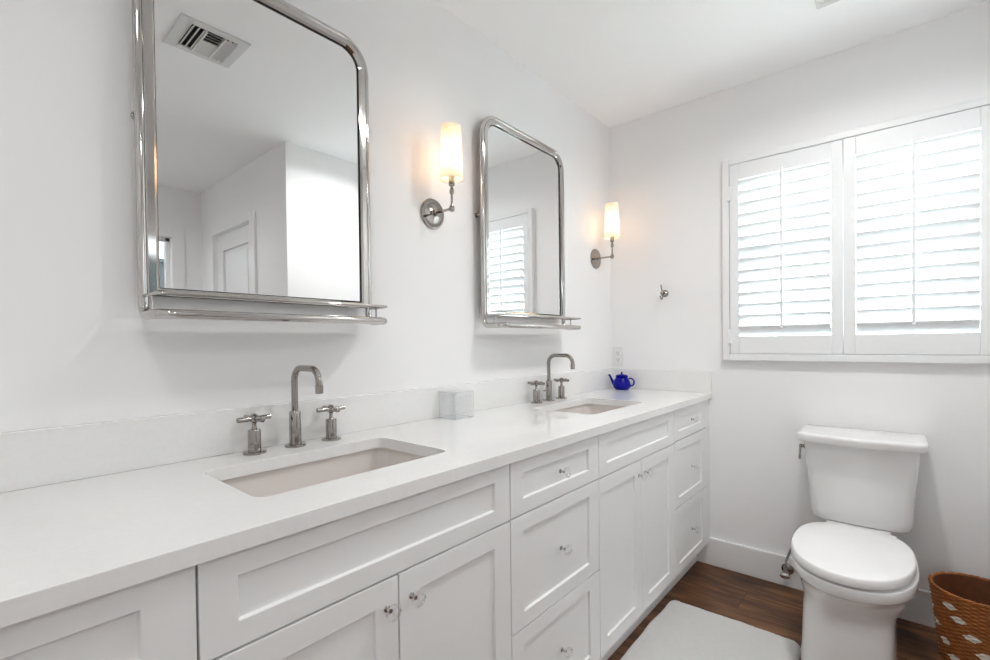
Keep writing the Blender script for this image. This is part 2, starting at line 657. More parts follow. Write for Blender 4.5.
# ------------------------------------------------------------------ shuttered window
t = bmesh.new()
oy0, oy1, oz0, oz1, cw = -1.611, -0.629, 1.069, 2.072, 0.032
for a, b_, c, e in ((oy0, oy0 + cw, oz0, oz1), (oy1 - cw, oy1, oz0, oz1), (oy0 + cw, oy1 - cw, oz1 - cw + .003, oz1), (oy0 + cw, oy1 - cw, oz0, oz0 + cw)):
    B(t, -.032, .012, a, b_, c, e)
win = struct('window_1', t, M_shutter, bevel=0.003)
s = bmesh.new()
for a, b_, c, e in ((WY0, WY0 + .035, WZ0, WZ1), (WY1 - .035, WY1, WZ0, WZ1), (WY0, WY1, WZ0, WZ0 + .045), (WY0, WY1, WZ1 - .06, WZ1), (WY0, WY1, 1.555, 1.615)):
    B(s, .075, .105, a, b_, c, e)
obj('sash_frame', s, M_trim, win, bevel=.002)
obj('window_pane', box(.088, .092, WY0 + .02, WY1 - .02, WZ0 + .03, WZ1 - .04), M_pane, win)


def shutter(ya, yb, la, lb, label, rod_y):
    """ya>yb panel edges, la>lb louvre opening"""
    z0, z1 = 1.1025, 2.041
    lz0, lz1 = 1.190, 1.962
    r = thing('shutter_panel', label, 'shutter', (-.016, (ya + yb) / 2, z0))
    f = bmesh.new()
    xx = (-.030, -.002)
    B(f, *xx, la, ya, z0, z1)
    B(f, *xx, yb, lb, z0, z1)
    B(f, *xx, lb, la, z0, lz0)
    B(f, *xx, lb, la, lz1, z1)
    obj('shutter_frame', f, M_shutter, r, bevel=.003)
    n = 14
    pitch = (lz1 - lz0) / n
    ang = math.radians(44)
    for i in range(n):
        zc = lz0 + pitch * (i + .5)
        bm = bmesh.new()
        pr = []
        for q in range(20):
            a = 2 * PI * q / 20
            c_ = .0315 * math.copysign(abs(math.cos(a)) ** .55, math.cos(a))
            s_ = .0056 * math.copysign(abs(math.sin(a)) ** .55, math.sin(a))
            # room edge (-x) is tilted up
            pr.append((-c_ * math.cos(ang) - s_ * math.sin(ang), c_ * math.sin(ang) - s_ * math.cos(ang)))
        loft(bm, [[(-.016 + px, y, zc + pz) for px, pz in pr] for y in (lb + .0015, la - .0015)])
        obj('louver', bm, M_shutter, r, smooth=True, autos=40)
    rb = bmesh.new()
    xr = -.016 - .0315 * math.cos(ang) - .009
    loft(rb, [[(xr + px, rod_y + py, z) for px, py in rrect(-.005, .005, -.006, .006, .003, 3)] for z in (lz0 + .035, lz1 + .012)])
    obj('tilt_rod', rb, M_shutter, r, smooth=True, autos=40)
    return r


PY0, PYM, PY1 = -1.5775, -1.1205, -0.6635
sl = shutter(PY1, PYM + .0007, -.7055, -1.077, 'left white shutter panel, the narrower looking one hinged near the vanity', -.8895)
sr = shutter(PYM - .0007, PY0, -1.164, -1.5395, 'right white shutter panel above the toilet, at the edge of the photo', -1.350)
for zz in (1.90, 1.19):
    hb = bmesh.new()
    B(hb, -.040, -.030, PY1 - .010, PY1 + .012, zz - .035, zz + .035)
    obj('hinge', hb, M_shutter, sl, bevel=.002)
    hb = bmesh.new()
    B(hb, -.040, -.030, PY0 - .012, PY0 + .010, zz - .035, zz + .035)
    obj('hinge', hb, M_shutter, sr, bevel=.002)

# ------------------------------------------------------------------ vanity cabinets
FY = -0.556          # front face of doors and drawers
BY = -0.536          # front of the cabinet box
ZB, ZT = 0.12, 0.868


def shaker(x0, x1, z0, z1, px0, px1, pz0, pz1):
    """front with a recessed centre panel"""
    bm = bmesh.new()
    g = .0016
    x0 += g; x1 -= g; z0 += g; z1 -= g
    d0 = FY + .0072

    def ring(pts, y):
        return [bm.verts.new((a, y, c)) for a, c in pts]
    R0 = [(x0, z0), (x1, z0), (x1, z1), (x0, z1)]
    R1 = [(px0, pz0), (px1, pz0), (px1, pz1), (px0, pz1)]
    s_ = .0015
    R2 = [(px0 + s_, pz0 + s_), (px1 - s_, pz0 + s_), (px1 - s_, pz1 - s_), (px0 + s_, pz1 - s_)]
    a, b_, c, d_ = ring(R0, FY + .018), ring(R0, FY), ring(R1, FY), ring(R2, d0)
    for p, q in ((a, b_), (b_, c), (c, d_)):
        for i in range(4):
            bm.faces.new((p[i], p[(i + 1) % 4], q[(i + 1) % 4], q[i]))
    bm.faces.new(d_)
    bm.faces.new(a[::-1])
    return bm


def knob(x, z, parent):
    kb = bmesh.new()
    lathe(kb, (x, FY if True else 0, z), (0, -1, 0), [(.0065, -.0005), (.0065, .0015), (.0032, .003), (.0032, .0125), (.0045, .0135)], 20)
    stem = kb
    gb = bmesh.new()
    prof = [(.0060, .0125), (.0115, .0150), (.0160, .0200), (.0165, .0240), (.0145, .0285), (.0090, .0315), (.0035, .0325)]
    lathe(gb, (x, FY, z), (0, -1, 0), prof, 10)
    kn = obj('knob', gb, M_knob, parent, smooth=False)
    kn['label'] = 'clear faceted glass knob'
    obj('knob_base', stem, M_nickel, kn, smooth=True, autos=40)


def cabinet(x0, x1, label):
    r = thing('vanity_cabinet', label, 'cabinet', ((x0 + x1) / 2, -.27, 0), 'vanity base cabinets in one run')
    b = bmesh.new()
    e = .0004
    t_ = .018
    B(b, x0 + e, x0 + t_, BY, -.002, ZB, ZT)
    B(b, x1 - t_, x1 - e, BY, -.002, ZB, ZT)
    B(b, x0 + t_, x1 - t_, BY, -.002, ZB, ZB + t_)
    B(b, x0 + t_, x1 - t_, -.010, -.002, ZB + t_, ZT)
    B(b, x0 + t_, x1 - t_, BY, BY + t_, ZB + t_, ZT)
    obj('body', b, [M_cab], r, bevel=.001)
    tb = bmesh.new()
    B(tb, x0 + e, x1 - e, -.490, -.03, 0, ZB)
    obj('toe_kick', tb, M_cab, r)
    return r


def drawer(r, x0, x1, z0, z1, px0, px1, pz0, pz1, kz=None):
    f = obj('drawer', shaker(x0, x1, z0, z1, px0, px1, pz0, pz1), M_cab, r, bevel=.0012)
    if kz is not None:
        knob((x0 + x1) / 2, kz, f)
    return f


def door(r, x0, x1, px0, px1, kx):
    f = obj('door', shaker(x0, x1, .122, .718, px0, px1, .172, .668), M_cab, r, bevel=.0012)
    knob(kx, .662, f)
    return f


def stack(r, x0, x1):
    p0, p1 = x0 + .055, x1 - .065
    drawer(r, x0, x1, .720, ZT, p0, p1, .761, .829, .795)
    drawer(r, x0, x1, .420, .719, p0, p1, .462, .677, .570)
    drawer(r, x0, x1, .122, .419, p0, p1, .165, .377, .271)


cA = cabinet(-2.83, -2.3605, 'white drawer cabinet at the near left end of the vanity, partly cut off')
stack(cA, -2.83, -2.3605)
cB = cabinet(-2.3605, -1.6605, 'wide white two-door cabinet under the nearer sink')
drawer(cB, -2.3605, -1.6605, .719, ZT, -2.307, -1.720, .760, .828)
door(cB, -2.3605, -2.0125, -2.307, -2.067, -2.042)
door(cB, -2.0125, -1.6605, -1.957, -1.723, -1.981)
cC = cabinet(-1.6605, -1.196, 'white three-drawer cabinet between the two sink cabinets')
stack(cC, -1.6605, -1.196)
cD = cabinet(-1.196, -0.508, 'white two-door cabinet under the farther sink')
drawer(cD, -1.196, -0.508, .719, ZT, -1.140, -.578, .761, .829)
door(cD, -1.196, -0.857, -1.143, -.918, -.886)
door(cD, -0.857, -0.508, -.799, -.578, -.829)
cE = cabinet(-0.508, -0.0005, 'narrow white three-drawer cabinet against the window wall')
drawer(cE, -.508, -.062, .724, ZT, -.455, -.133, .764, .832, .797)
drawer(cE, -.508, -.062, .424, .723, -.455, -.133, .466, .680, .573)
drawer(cE, -.508, -.062, .122, .423, -.455, -.133, .166, .382, .273)
obj('filler_strip', box(-.060, -.001, FY + .001, BY - .0005, ZB, ZT), M_cab, cE, bevel=.001)

# countertop with two sink cut-outs, one slab
CZ, CB = 0.898, 0.868
SINKS = [(-1.993, 'near'), (-.787, 'far')]
SW, SY0, SY1, SR = 0.470, -0.440, -0.150, 0.030


def slab_with_holes(x0, x1, y0, y1, z0, z1, holes):
    bm = bmesh.new()
    for z in (z0, z1):
        outer = [bm.verts.new((a, b_, z)) for a, b_ in ((x0, y0), (x1, y0), (x1, y1), (x0, y1))]
        edges = [bm.edges.new((outer[i], outer[(i + 1) % 4])) for i in range(4)]
        for hpts in holes:
            hv = [bm.verts.new((a, b_, z)) for a, b_ in hpts]
            edges += [bm.edges.new((hv[i], hv[(i + 1) % len(hv)])) for i in range(len(hv))]
        bmesh.ops.triangle_fill(bm, use_beauty=True, use_dissolve=False, edges=edges)
    bm.verts.ensure_lookup_table()
    # side faces
    nh = [4] + [len(h) for h in holes]
    tot = sum(nh)
    st = 0
    vs = bm.verts
    for n in nh:
        for i in range(n):
            a, b_ = st + i, st + (i + 1) % n
            bm.faces.new((vs[a], vs[b_], vs[b_ + tot], vs[a + tot]))
        st += n
    return bm


holes = [rrect(cx - SW / 2, cx + SW / 2, SY0, SY1, SR, 8) for cx, _ in SINKS]
ct = thing('countertop', 'long white quartz countertop over the vanity cabinets', 'countertop', (-1.42, -.28, CB))
obj('slab', slab_with_holes(-2.85, -.0005, -.568, -.0005, CB, CZ, holes), M_quartz, ct, bevel=.0015)
tag(obj('backsplash', box(-2.85, -.0005, -.020, -.0008, CZ + .0003, 1.0105), M_quartz, bevel=.0012), 'long low white quartz backsplash along the mirror wall behind both faucets', 'backsplash')
tag(obj('backsplash', box(-.020, -.0008, -.568, -.0206, CZ + .0003, 1.0105), M_quartz, bevel=.0012), 'short white quartz side splash on the window wall behind the teapot', 'backsplash')

# basins
for i, (cx, nm) in enumerate(SINKS):
    lab = ('undermount rectangular ceramic sink in front of the nearer faucet' if i == 0 else
           'undermount rectangular ceramic sink in front of the farther faucet, near the teapot')
    s = thing('sink', lab, 'sink', (cx, -.295, .72), 'pair of undermount vanity sinks')
    bm = bmesh.new()
    o = .004
    rings = []
    for inset, z, rr in ((-.009, CB - .0004, .034), (-.009, CB - .016, .034), (.000, CB - .06, .032), (.009, CB - .115, .036), (.020, CB - .138, .04), (.055, CB - .148, .05), (.11, CB - .152, .03)):
        rings.append([(a, b_, z) for a, b_ in rrect(cx - SW / 2 + inset, cx + SW / 2 - inset, SY0 + inset, SY1 - inset, rr, 8)])
    out = [(a, b_, CB - .0004) for a, b_ in rrect(cx - SW / 2 - .02, cx + SW / 2 + .02, SY0 - .02, SY1 + .02, .04, 8)]
    low = [(a, b_, CB - .165) for a, b_ in rrect(cx - SW / 2 + .0, cx + SW / 2 - .0, SY0 + .0, SY1 - .0, .05, 8)]
    loft(bm, [low, out] + rings, cap0=True, cap1=True)
    obj('basin', bm, M_basin, s, smooth=True, autos=50)
    dbm = bmesh.new()
    lathe(dbm, (cx, -.295, CB - .152), (0, 0, 1), [(.030, .0002), (.030, .003), (.024, .0045), (.022, .003), (.004, .003), (.002, .006)], 28)
    obj('drain', dbm, M_nickel, s, smooth=True, autos=40)

# ------------------------------------------------------------------ widespread faucets


def faucet(xc, dl, dr_, label):
    y = -.066
    r = thing('faucet', label, 'faucet', (xc, y, CZ), 'widespread nickel faucets')
    bm = bmesh.new()
    lathe(bm, (xc, y, CZ), (0, 0, 1), [(.027, 0), (.027, .004), (.025, .006), (.0158, .0065), (.0152, .02), (.0145, .092), (.0135, .0945), (.009, .0945)], 36)
    obj('spout_base', bm, M_nickel_dark, r, smooth=True, autos=35)
    zt = CZ + .2115
    R_ = .036
    pts = [Vector((xc, y, CZ + .09)), Vector((xc, y, CZ + .13)), Vector((xc, y, zt - R_ - .001))]
    pts += arc((xc, y - R_, zt - R_), PI, PI / 2, R_, 12, (0, -1, 0), (0, 0, 1))
    pts = pts[:3] + [Vector((xc, y - R_ + R_ * math.cos(a) * 1.0, zt - R_ + R_ * math.sin(a))) for a in [PI / 2 * k / 12 for k in range(1, 13)]]
    yf = y - .130
    pts += [Vector((xc, yf + R_ - R_ * math.sin(a), zt - R_ + R_ * math.cos(a))) for a in [PI / 2 * k / 12 for k in range(0, 13)]]
    pts += [Vector((xc, yf, CZ + .158))]
    sp_ = bmesh.new()
    tube(sp_, pts, .0085, 24)
    so = obj('spout', sp_, M_nickel_dark, r, smooth=True, autos=50)
    tb = bmesh.new()
    lathe(tb, (xc, yf, CZ + .172), (0, 0, -1), [(.0092, 0), (.0100, .001), (.0100, .021), (.0085, .022), (.006, .020)], 24)
    obj('aerator', tb, M_nickel_dark, so, smooth=True, autos=35)
    kb = bmesh.new()
    lathe(kb, (xc, y + .014, CZ + .045), (0, 1, 0), [(.0025, 0), (.0025, .010), (.004, .011), (.004, .014), (.002, .016)], 12)
    obj('lift_knob', kb, M_nickel_dark, r, smooth=True, autos=40)
    for hx, rot in ((xc + dl, .10), (xc + dr_, -.04)):
        hb = bmesh.new()
        lathe(hb, (hx, y, CZ), (0, 0, 1), [(.027, 0), (.027, .004), (.025, .006), (.0155, .0065), (.0150, .058), (.0140, .0605), (.0065, .061), (.006, .066), (.0050, .072), (.0060, .078), (.0095, .081), (.0095, .096), (.006, .100), (.002, .101)], 32)
        h = obj('handle', hb, M_nickel_dark, r, smooth=True, autos=35)
        cb = bmesh.new()
        for a in (rot, rot + PI / 2):
            dv = Vector((math.cos(a), math.sin(a), 0))
            c = Vector((hx, y, CZ + .0885))
            tube(cb, [c - dv * .042, c - dv * .0415, c - dv * .020, c, c + dv * .020, c + dv * .0415, c + dv * .042], [.0045, .0062, .0062, .0055, .0062, .0062, .0045], 16)
        obj('cross_lever', cb, M_nickel_dark, h, smooth=True, autos=40)
    return r


faucet(-1.976, -.106, .106, 'polished nickel widespread faucet with two cross handles at the nearer sink')
faucet(-.762, -.100, .108, 'polished nickel widespread faucet with two cross handles at the farther sink')

# ------------------------------------------------------------------ mirrors with tubular frame and shelf


def mirror(xa, xb, label):
    """xa..xb outer tube silhouettes"""
    yt, R0 = -.036, .0105
    zt, zb = 2.106, 1.2430
    r = thing('wall_mirror', label, 'mirror', ((xa + xb) / 2, -.03, zb), 'tube-framed wall mirrors with shelf')
    # one continuous tube: up one side, over the top, down, forward round the tray and back
    x0, x1, z1 = xa + R0, xb - R0, zt - R0
    rc, yf, qc, rb_ = .085, -.140, .034, .026
    zl = zb - .003

    def side(x):
        """from the top of the upright down and forward to where the tray corner starts"""
        S_ = [Vector((x, yt, z1 - rc - (z1 - rc - zl - rb_) * k / 6)) for k in range(1, 7)]
        S_ += [Vector((x, yt - rb_ + rb_ * math.cos(a_), zl + rb_ - rb_ * math.sin(a_))) for a_ in [PI / 2 * k / 8 for k in range(1, 9)]]
        return S_
    P = [p for p in reversed(side(x0))]
    P += arc((x0 + rc, yt, z1 - rc), PI, PI / 2, rc, 12)
    P += [Vector((x0 + rc + (x1 - x0 - 2 * rc) * k / 4, yt, z1)) for k in range(1, 4)]
    P += arc((x1 - rc, yt, z1 - rc), PI / 2, 0, rc, 12)
    P += side(x1)
    P += arc((x1 - qc, yf + qc, zl), 2 * PI, 1.5 * PI, qc, 8, (1, 0, 0), (0, 1, 0))
    P += [Vector((x1 - qc - (x1 - x0 - 2 * qc) * k / 4, yf, zl)) for k in range(1, 4)]
    P += arc((x0 + qc, yf + qc, zl), 1.5 * PI, PI, qc, 8, (1, 0, 0), (0, 1, 0))
    bm = bmesh.new()
    tube(bm, P, R0, 20, closed=True)
    obj('outer_tube', bm, M_nickel, r, smooth=True, autos=50)
    # flat inner frame, mitred loop
    ix0, ix1, iz0, iz1 = xa + .0165, xb - .0165, 1.2835, zt - .0165

    def loop(off, y, rr):
        pts = rrect(ix0 + off, ix1 - off, iz0 + off * (0.85 if off else 0), iz1 - off, (.004, .004, max(rr, .002), max(rr, .002)), 10)
        return [(a, y, c) for a, c in pts]
    bm = bmesh.new()
    wdt = .0215
    prof = [(0, -.020), (0, -.046), (.002, -.048), (wdt - .005, -.0485), (wdt, -.0440), (wdt, -.020)]
    rings = [loop(o_, y_, .078 - o_) for o_, y_ in prof]
    vs = [[bm.verts.new(p) for p in q] for q in rings]
    n = len(vs[0])
    for q in range(len(vs)):
        a, b_ = vs[q], vs[(q + 1) % len(vs)]
        for i in range(n):
            bm.faces.new((a[i], a[(i + 1) % n], b_[(i + 1) % n], b_[i]))
    obj('inner_frame', bm, M_nickel, r, smooth=True, autos=25)
    # dark gasket and the glass inside it
    bm = bmesh.new()
    loft(bm, [loop(wdt - .001, -.034, .057), loop(wdt - .001, -.0395, .057), loop(wdt + .0022, -.0395, .055), loop(wdt + .0022, -.034, .055), loop(wdt - .001, -.034, .057)], False, False)
    obj('gasket', bm, M_black, r)
    bm = bmesh.new()
    loft(bm, [loop(wdt - .001, -.024, .055), loop(wdt - .001, -.0365, .055), loop(wdt + .003, -.0375, .05)], True, True)
    obj('mirror_glass', bm, M_mirror, r)
    # backing bracket discs on the wall
    for xx in (x0, x1):
        bm = bmesh.new()
        lathe(bm, (xx, -.0005, 1.69), (0, -1, 0), [(.0095, 0), (.0095, .004), (.006, .006), (.006, .034)], 16)
        obj('wall_bracket', bm, M_nickel_dark, r, smooth=True, autos=40)
    bm = bmesh.new()
    pts = rrect(x0, x1, yf, yt + .004, (qc, qc, .004, .004), 8)
    loft(bm, [[(a, b_, zl - .0015) for a, b_ in pts], [(a, b_, zl + .0030) for a, b_ in pts]])
    obj('shelf_plate', bm, M_nickel, r, bevel=.0005)
    zr = 1.2830
    T2 = [Vector((x0, yt - .010, zr)), Vector((x0, yt - .03, zr))]
    T2 += arc((x0 + .016, yf + .016, zr), PI, 1.5 * PI, .016, 6, (1, 0, 0), (0, 1, 0))
    T2 += arc((x1 - .016, yf + .016, zr), 1.5 * PI, 2 * PI, .016, 6, (1, 0, 0), (0, 1, 0))
    T2 += [Vector((x1, yt - .03, zr)), Vector((x1, yt - .010, zr))]
    bm = bmesh.new()
    tube(bm, T2, .0038, 12)
    rail = obj('gallery_rail', bm, M_nickel, r, smooth=True, autos=50)
    for xx, yy in ((x0, yf + .040), (x1, yf + .062)):
        bm = bmesh.new()
        lathe(bm, (xx, yy, zl + .003), (0, 0, 1), [(.0055, 0), (.003, .006), (.003, zr - zl - .009), (.0052, zr - zl - .003)], 12)
        obj('rail_post', bm, M_nickel, rail, smooth=True, autos=40)
    return r


mirror(-2.3105, -1.7085, 'nearer large tube-framed nickel mirror with small shelf, cut off by the top edge')
mirror(-1.1865, -0.5730, 'farther tube-framed nickel mirror with small shelf, reflecting the shutters')

# ------------------------------------------------------------------ sconces


def sconce(x, z, label):
    r = thing('wall_sconce', label, 'wall lamp', (x, 0, z), 'nickel wall sconces with linen shades')
    ya = -.105
    bm = bmesh.new()
    lathe(bm, (x, -.0003, z), (0, -1, 0), [(.056, 0), (.056, .004), (.054, .007), (.050, .0078), (.047, .0072), (.022, .009), (.012, .0125), (.010, .016)], 40)
    obj('wall_plate', bm, M_nickel_dark, r, smooth=True, autos=30)
    bm = bmesh.new()
    tube(bm, [(x, -.012, z), (x, ya + .004, z)], .0048, 14)
    lathe(bm, (x, -.014, z), (0, -1, 0), [(.009, 0), (.009, .010), (.006, .013)], 16)
    lathe(bm, (x, ya, z - .012), (0, 0, 1), [(.003, 0), (.008, .002), (.0095, .008), (.0095, .016), (.008, .022), (.0055, .024), (.0045, .028), (.0045, .062), (.0085, .066), (.0085, .078), (.0055, .082), (.0055, .090), (.011, .094), (.011, .130), (.008, .133)], 20)
    obj('arm', bm, M_nickel_dark, r, smooth=True, autos=35)
    zs = z + .101
    hgt = .188
    rb, rt_ = .0405, .0345
    bm = bmesh.new()
    lathe(bm, (x, ya, zs), (0, 0, 1), [(rb - .0016, .001), (rb, 0), (rt_, hgt), (rt_ - .0016, hgt - .001), (rb - .0016, .001)], 48, cap=False)
    sh = obj('lamp_shade', bm, M_shade, r, smooth=True, autos=40)
    bm = bmesh.new()
    tube(bm, [(x - rb + .002, ya, zs + .012), (x, ya, zs + .012), (x + rb - .002, ya, zs + .012)], .0012, 8)
    tube(bm, [(x, ya - rb + .002, zs + .012), (x, ya, zs + .012), (x, ya + rb - .002, zs + .012)], .0012, 8)
    lathe(bm, (x, ya, zs + .010), (0, 0, 1), [(.013, 0), (.013, .004)], 20)
    obj('shade_spider', bm, M_nickel, sh, smooth=True, autos=40)
    bm = bmesh.new()
    lathe(bm, (x, ya, z + .118), (0, 0, 1), [(.010, 0), (.011, .012), (.018, .030), (.021, .045), (.017, .062), (.008, .072), (.001, .075)], 20)
    obj('bulb', bm, M_bulb, r, smooth=True)
    l = bpy.data.lights.new('sconce_glow', 'POINT')
    l.energy = SCONCE_POWER
    l.color = (1.0, 0.74, 0.50)
    l.shadow_soft_size = .03
    lo = bpy.data.objects.new('sconce_glow', l)
    lo.parent = r
    lo.location = (0, ya, .205)
    COL.objects.link(lo)
    return r


sconce(-1.414, 1.648, 'nickel wall sconce with lit cream shade between the two mirrors')
sconce(-.187, 1.640, 'nickel wall sconce with lit cream shade in the corner by the window wall')

# ------------------------------------------------------------------ things on the counter


def block_loft(x0, x1, y0, y1, z0, z1, r):
    return [[(a, b_, z) for a, b_ in rrect(x0, x1, y0, y1, r, 3)] for z in (z0, z1)]


gx0, gx1, gy0, gy1 = -1.415, -1.325, -.115, -.025
gb = thing('glass_box', 'clear square acrylic box standing on the countertop between the two sinks', 'container', ((gx0 + gx1) / 2, (gy0 + gy1) / 2, CZ))
bm = bmesh.new()
th = .0045
outr = block_loft(gx0, gx1, gy0, gy1, CZ + .0004, CZ + .096, .003)
inr = block_loft(gx0 + th, gx1 - th, gy0 + th, gy1 - th, CZ + .096, CZ + .0065, .001)
loft(bm, outr + inr, True, True)
obj('box_body', bm, M_thin, gb)
bm = bmesh.new()
loft(bm, block_loft(gx0, gx1, gy0, gy1, CZ + .0964, CZ + .1010, .002))
obj('box_lid', bm, M_thin, gb)
bm = bmesh.new()
e_ = .0016
for a in (gx0, gx1):
    for c in (gy0, gy1):
        B(bm, a - e_ if a == gx1 else a - .0002, a + .0002 if a == gx1 else a + e_, c - e_ if c == gy1 else c - .0002, c + .0002 if c == gy1 else c + e_, CZ + .001, CZ + .0955)
for z in (CZ + .0006, CZ + .0948):
    for c in (gy0 - .0003, gy1 - e_ + .0003):
        B(bm, gx0, gx1, c, c + e_, z, z + .0016)
    for a in (gx0 - .0003, gx1 - e_ + .0003):
        B(bm, a, a + e_, gy0, gy1, z, z + .0016)
obj('polished_edge', bm, M_edge, gb)  # pale bars stand in for the glints along the box edges

# teapot
tx, ty = -.100, -.114
tp = thing('teapot', 'small cobalt blue teapot on the countertop in the corner', 'teapot', (tx, ty, CZ))
bm = bmesh.new()
lathe(bm, (tx, ty, CZ + .0005), (0, 0, 1), [(.034, 0), (.0385, .002), (.0475, .014), (.0500, .026), (.0465, .042), (.0390, .056), (.0335, .066), (.0320, .070), (.0345, .072), (.0345, .076), (.031, .077)], 40)
bd = obj('body', bm, M_blue, tp, smooth=True, autos=45)
bm = bmesh.new()
lathe(bm, (tx, ty, CZ + .0775), (0, 0, 1), [(.0330, 0), (.0330, .003), (.0290, .006), (.016, .0085), (.006, .010), (.004, .013), (.0060, .016), (.0065, .019), (.003, .022), (.0005, .0225)], 32)
obj('lid', bm, M_blue, tp, smooth=True, autos=45)
bm = bmesh.new()
tube(bm, [(tx, ty + .040, CZ + .022), (tx, ty + .052, CZ + .034), (tx, ty + .063, CZ + .056), (tx, ty + .072, CZ + .075), (tx, ty + .079, CZ + .082)], [.013, .0095, .0065, .0055, .0065], 16)
obj('spout', bm, M_blue, tp, smooth=True, autos=60)
bm = bmesh.new()
hp = []
for k in range(15):
    a = math.radians(-118 + 236 * k / 14)
    hp.append((tx, ty - .050 - .021 * math.cos(a) - .002, CZ + .044 + .021 * math.sin(a)))
tube(bm, hp, .0042, 12)
obj('handle', bm, M_blue, tp, smooth=True, autos=60)

# ------------------------------------------------------------------ wall bits
ol = thing('wall_outlet', 'white duplex power outlet on the window wall above the teapot', 'outlet', (0, -.046, 1.082))
bm = bmesh.new()
loft(bm, [[(x_, a, c) for a, c in rrect(-.080, -.008, 1.024, 1.140, .005, 4)] for x_ in (-.0003, -.005)])
obj('plate', bm, M_plate, ol, bevel=.0015)
for zc in (1.062, 1.102):
    bm = bmesh.new()
    loft(bm, [[(x_, a, c) for a, c in rrect(-.0625, -.0295, zc - .0145, zc + .0145, .009, 5)] for x_ in (-.0045, -.0068)])
    rc_ = obj('receptacle', bm, M_plate, ol, bevel=.0005)
    bm = bmesh.new()
    B(bm, -.0072, -.0066, -.0535, -.0515, zc - .001, zc + .009)
    B(bm, -.0072, -.0066, -.0405, -.0385, zc - .001, zc + .008)
    lathe(bm, (-.0066, -.046, zc - .007), (-1, 0, 0), [(.0027, 0), (.0027, .0006)], 12)
    obj('socket_slots', bm, M_black, rc_)
bm = bmesh.new()
lathe(bm, (-.0048, -.046, 1.082), (-1, 0, 0), [(.003, 0), (.003, .0008), (.001, .0012)], 12)
obj('screw', bm, M_plate, ol)

hk = thing('robe_hook', 'small nickel robe hook on the window wall left of the shutters', 'hook', (0, -.325, 1.433))
bm = bmesh.new()
lathe(bm, (-.0003, -.325, 1.432), (-1, 0, 0), [(.0205, 0), (.0205, .004), (.018, .007), (.014, .0075), (.009, .011), (.0065, .015), (.006, .036), (.0085, .040), (.009, .046), (.005, .050), (.001, .051)], 28)
obj('wall_plate', bm, M_nickel_dark, hk, smooth=True, autos=35)
bm = bmesh.new()
tube(bm, [(-.034, -.325, 1.436), (-.040, -.323, 1.452), (-.046, -.322, 1.468), (-.050, -.322, 1.476)], [.0045, .004, .0035, .005], 12)
obj('upper_prong', bm, M_nickel_dark, hk, smooth=True)
bm = bmesh.new()
tube(bm, [(-.030, -.325, 1.428), (-.032, -.325, 1.412), (-.040, -.325, 1.400), (-.052, -.324, 1.398), (-.060, -.324, 1.408), (-.062, -.324, 1.416)], [.0045, .004, .004, .004, .004, .005], 12)
obj('lower_prong', bm, M_nickel_dark, hk, smooth=True)

# ceiling air vent (seen in the mirror) and exhaust fan grille
vx0, vx1, vy0, vy1 = -1.985, -1.733, -1.085, -.835
v = thing('ceiling_vent', 'square white air register on the ceiling, seen in the nearer mirror', 'air vent', ((vx0 + vx1) / 2, (vy0 + vy1) / 2, H))
ix0_, ix1_, iy0_, iy1_ = vx0 + .045, vx1 - .040, vy0 + .035, vy1 - .035
bm = bmesh.new()
for a, b_, c, e in ((vx0, ix0_, vy0, vy1), (ix1_, vx1, vy0, vy1), (ix0_, ix1_, vy0, iy0_), (ix0_, ix1_, iy1_, vy1)):
    B(bm, a, b_, c, e, H - .007, H - .0004)
obj('vent_frame', bm, M_white_metal, v, bevel=.002)
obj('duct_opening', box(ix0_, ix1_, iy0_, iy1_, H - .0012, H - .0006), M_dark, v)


def vane(x0, x1, y0, y1, tilt_axis, ang, parent):
    """thin tilted blade spanning the box in plan"""
    bm = bmesh.new()
    w_ = .016
    if tilt_axis == 'x':   # runs along x
        yc = (y0 + y1) / 2
        dy, dz = w_ / 2 * math.cos(ang), w_ / 2 * math.sin(ang)
        a = [(yc - dy, H - .009 - dz), (yc + dy, H - .009 + dz), (yc + dy, H - .0075 + dz), (yc - dy, H - .0075 - dz)]
        loft(bm, [[(x, p, q) for p, q in a] for x in (x0, x1)])
    else:
        xc = (x0 + x1) / 2
        dx, dz = w_ / 2 * math.cos(ang), w_ / 2 * math.sin(ang)
        a = [(xc - dx, H - .009 - dz), (xc + dx, H - .009 + dz), (xc + dx, H - .0075 + dz), (xc - dx, H - .0075 - dz)]
        loft(bm, [[(p, y, q) for p, q in a] for y in (y0, y1)])
    obj('vent_louver', bm, M_white_metal, parent)


mx0, mx1 = ix0_ + .052, ix1_ - .048
for k in range(3):
    xc = ix0_ + .006 + k * .0195
    vane(xc - .006, xc + .006, iy0_, iy1_, 'y', .75, v)
    xc = ix1_ - .006 - k * .0185
    vane(xc - .006, xc + .006, iy0_, iy1_, 'y', -.75, v)
ny = 9
for k in range(ny):
    yc = iy0_ + (iy1_ - iy0_) * (k + .5) / ny
    vane(mx0, mx1, yc - .006, yc + .006, 'x', .75 if k < ny / 2 else -.75, v)
for xx in (mx0, mx1):
    obj('vent_divider', box(xx - .003, xx + .003, iy0_, iy1_, H - .0145, H - .0012), M_white_metal, v)

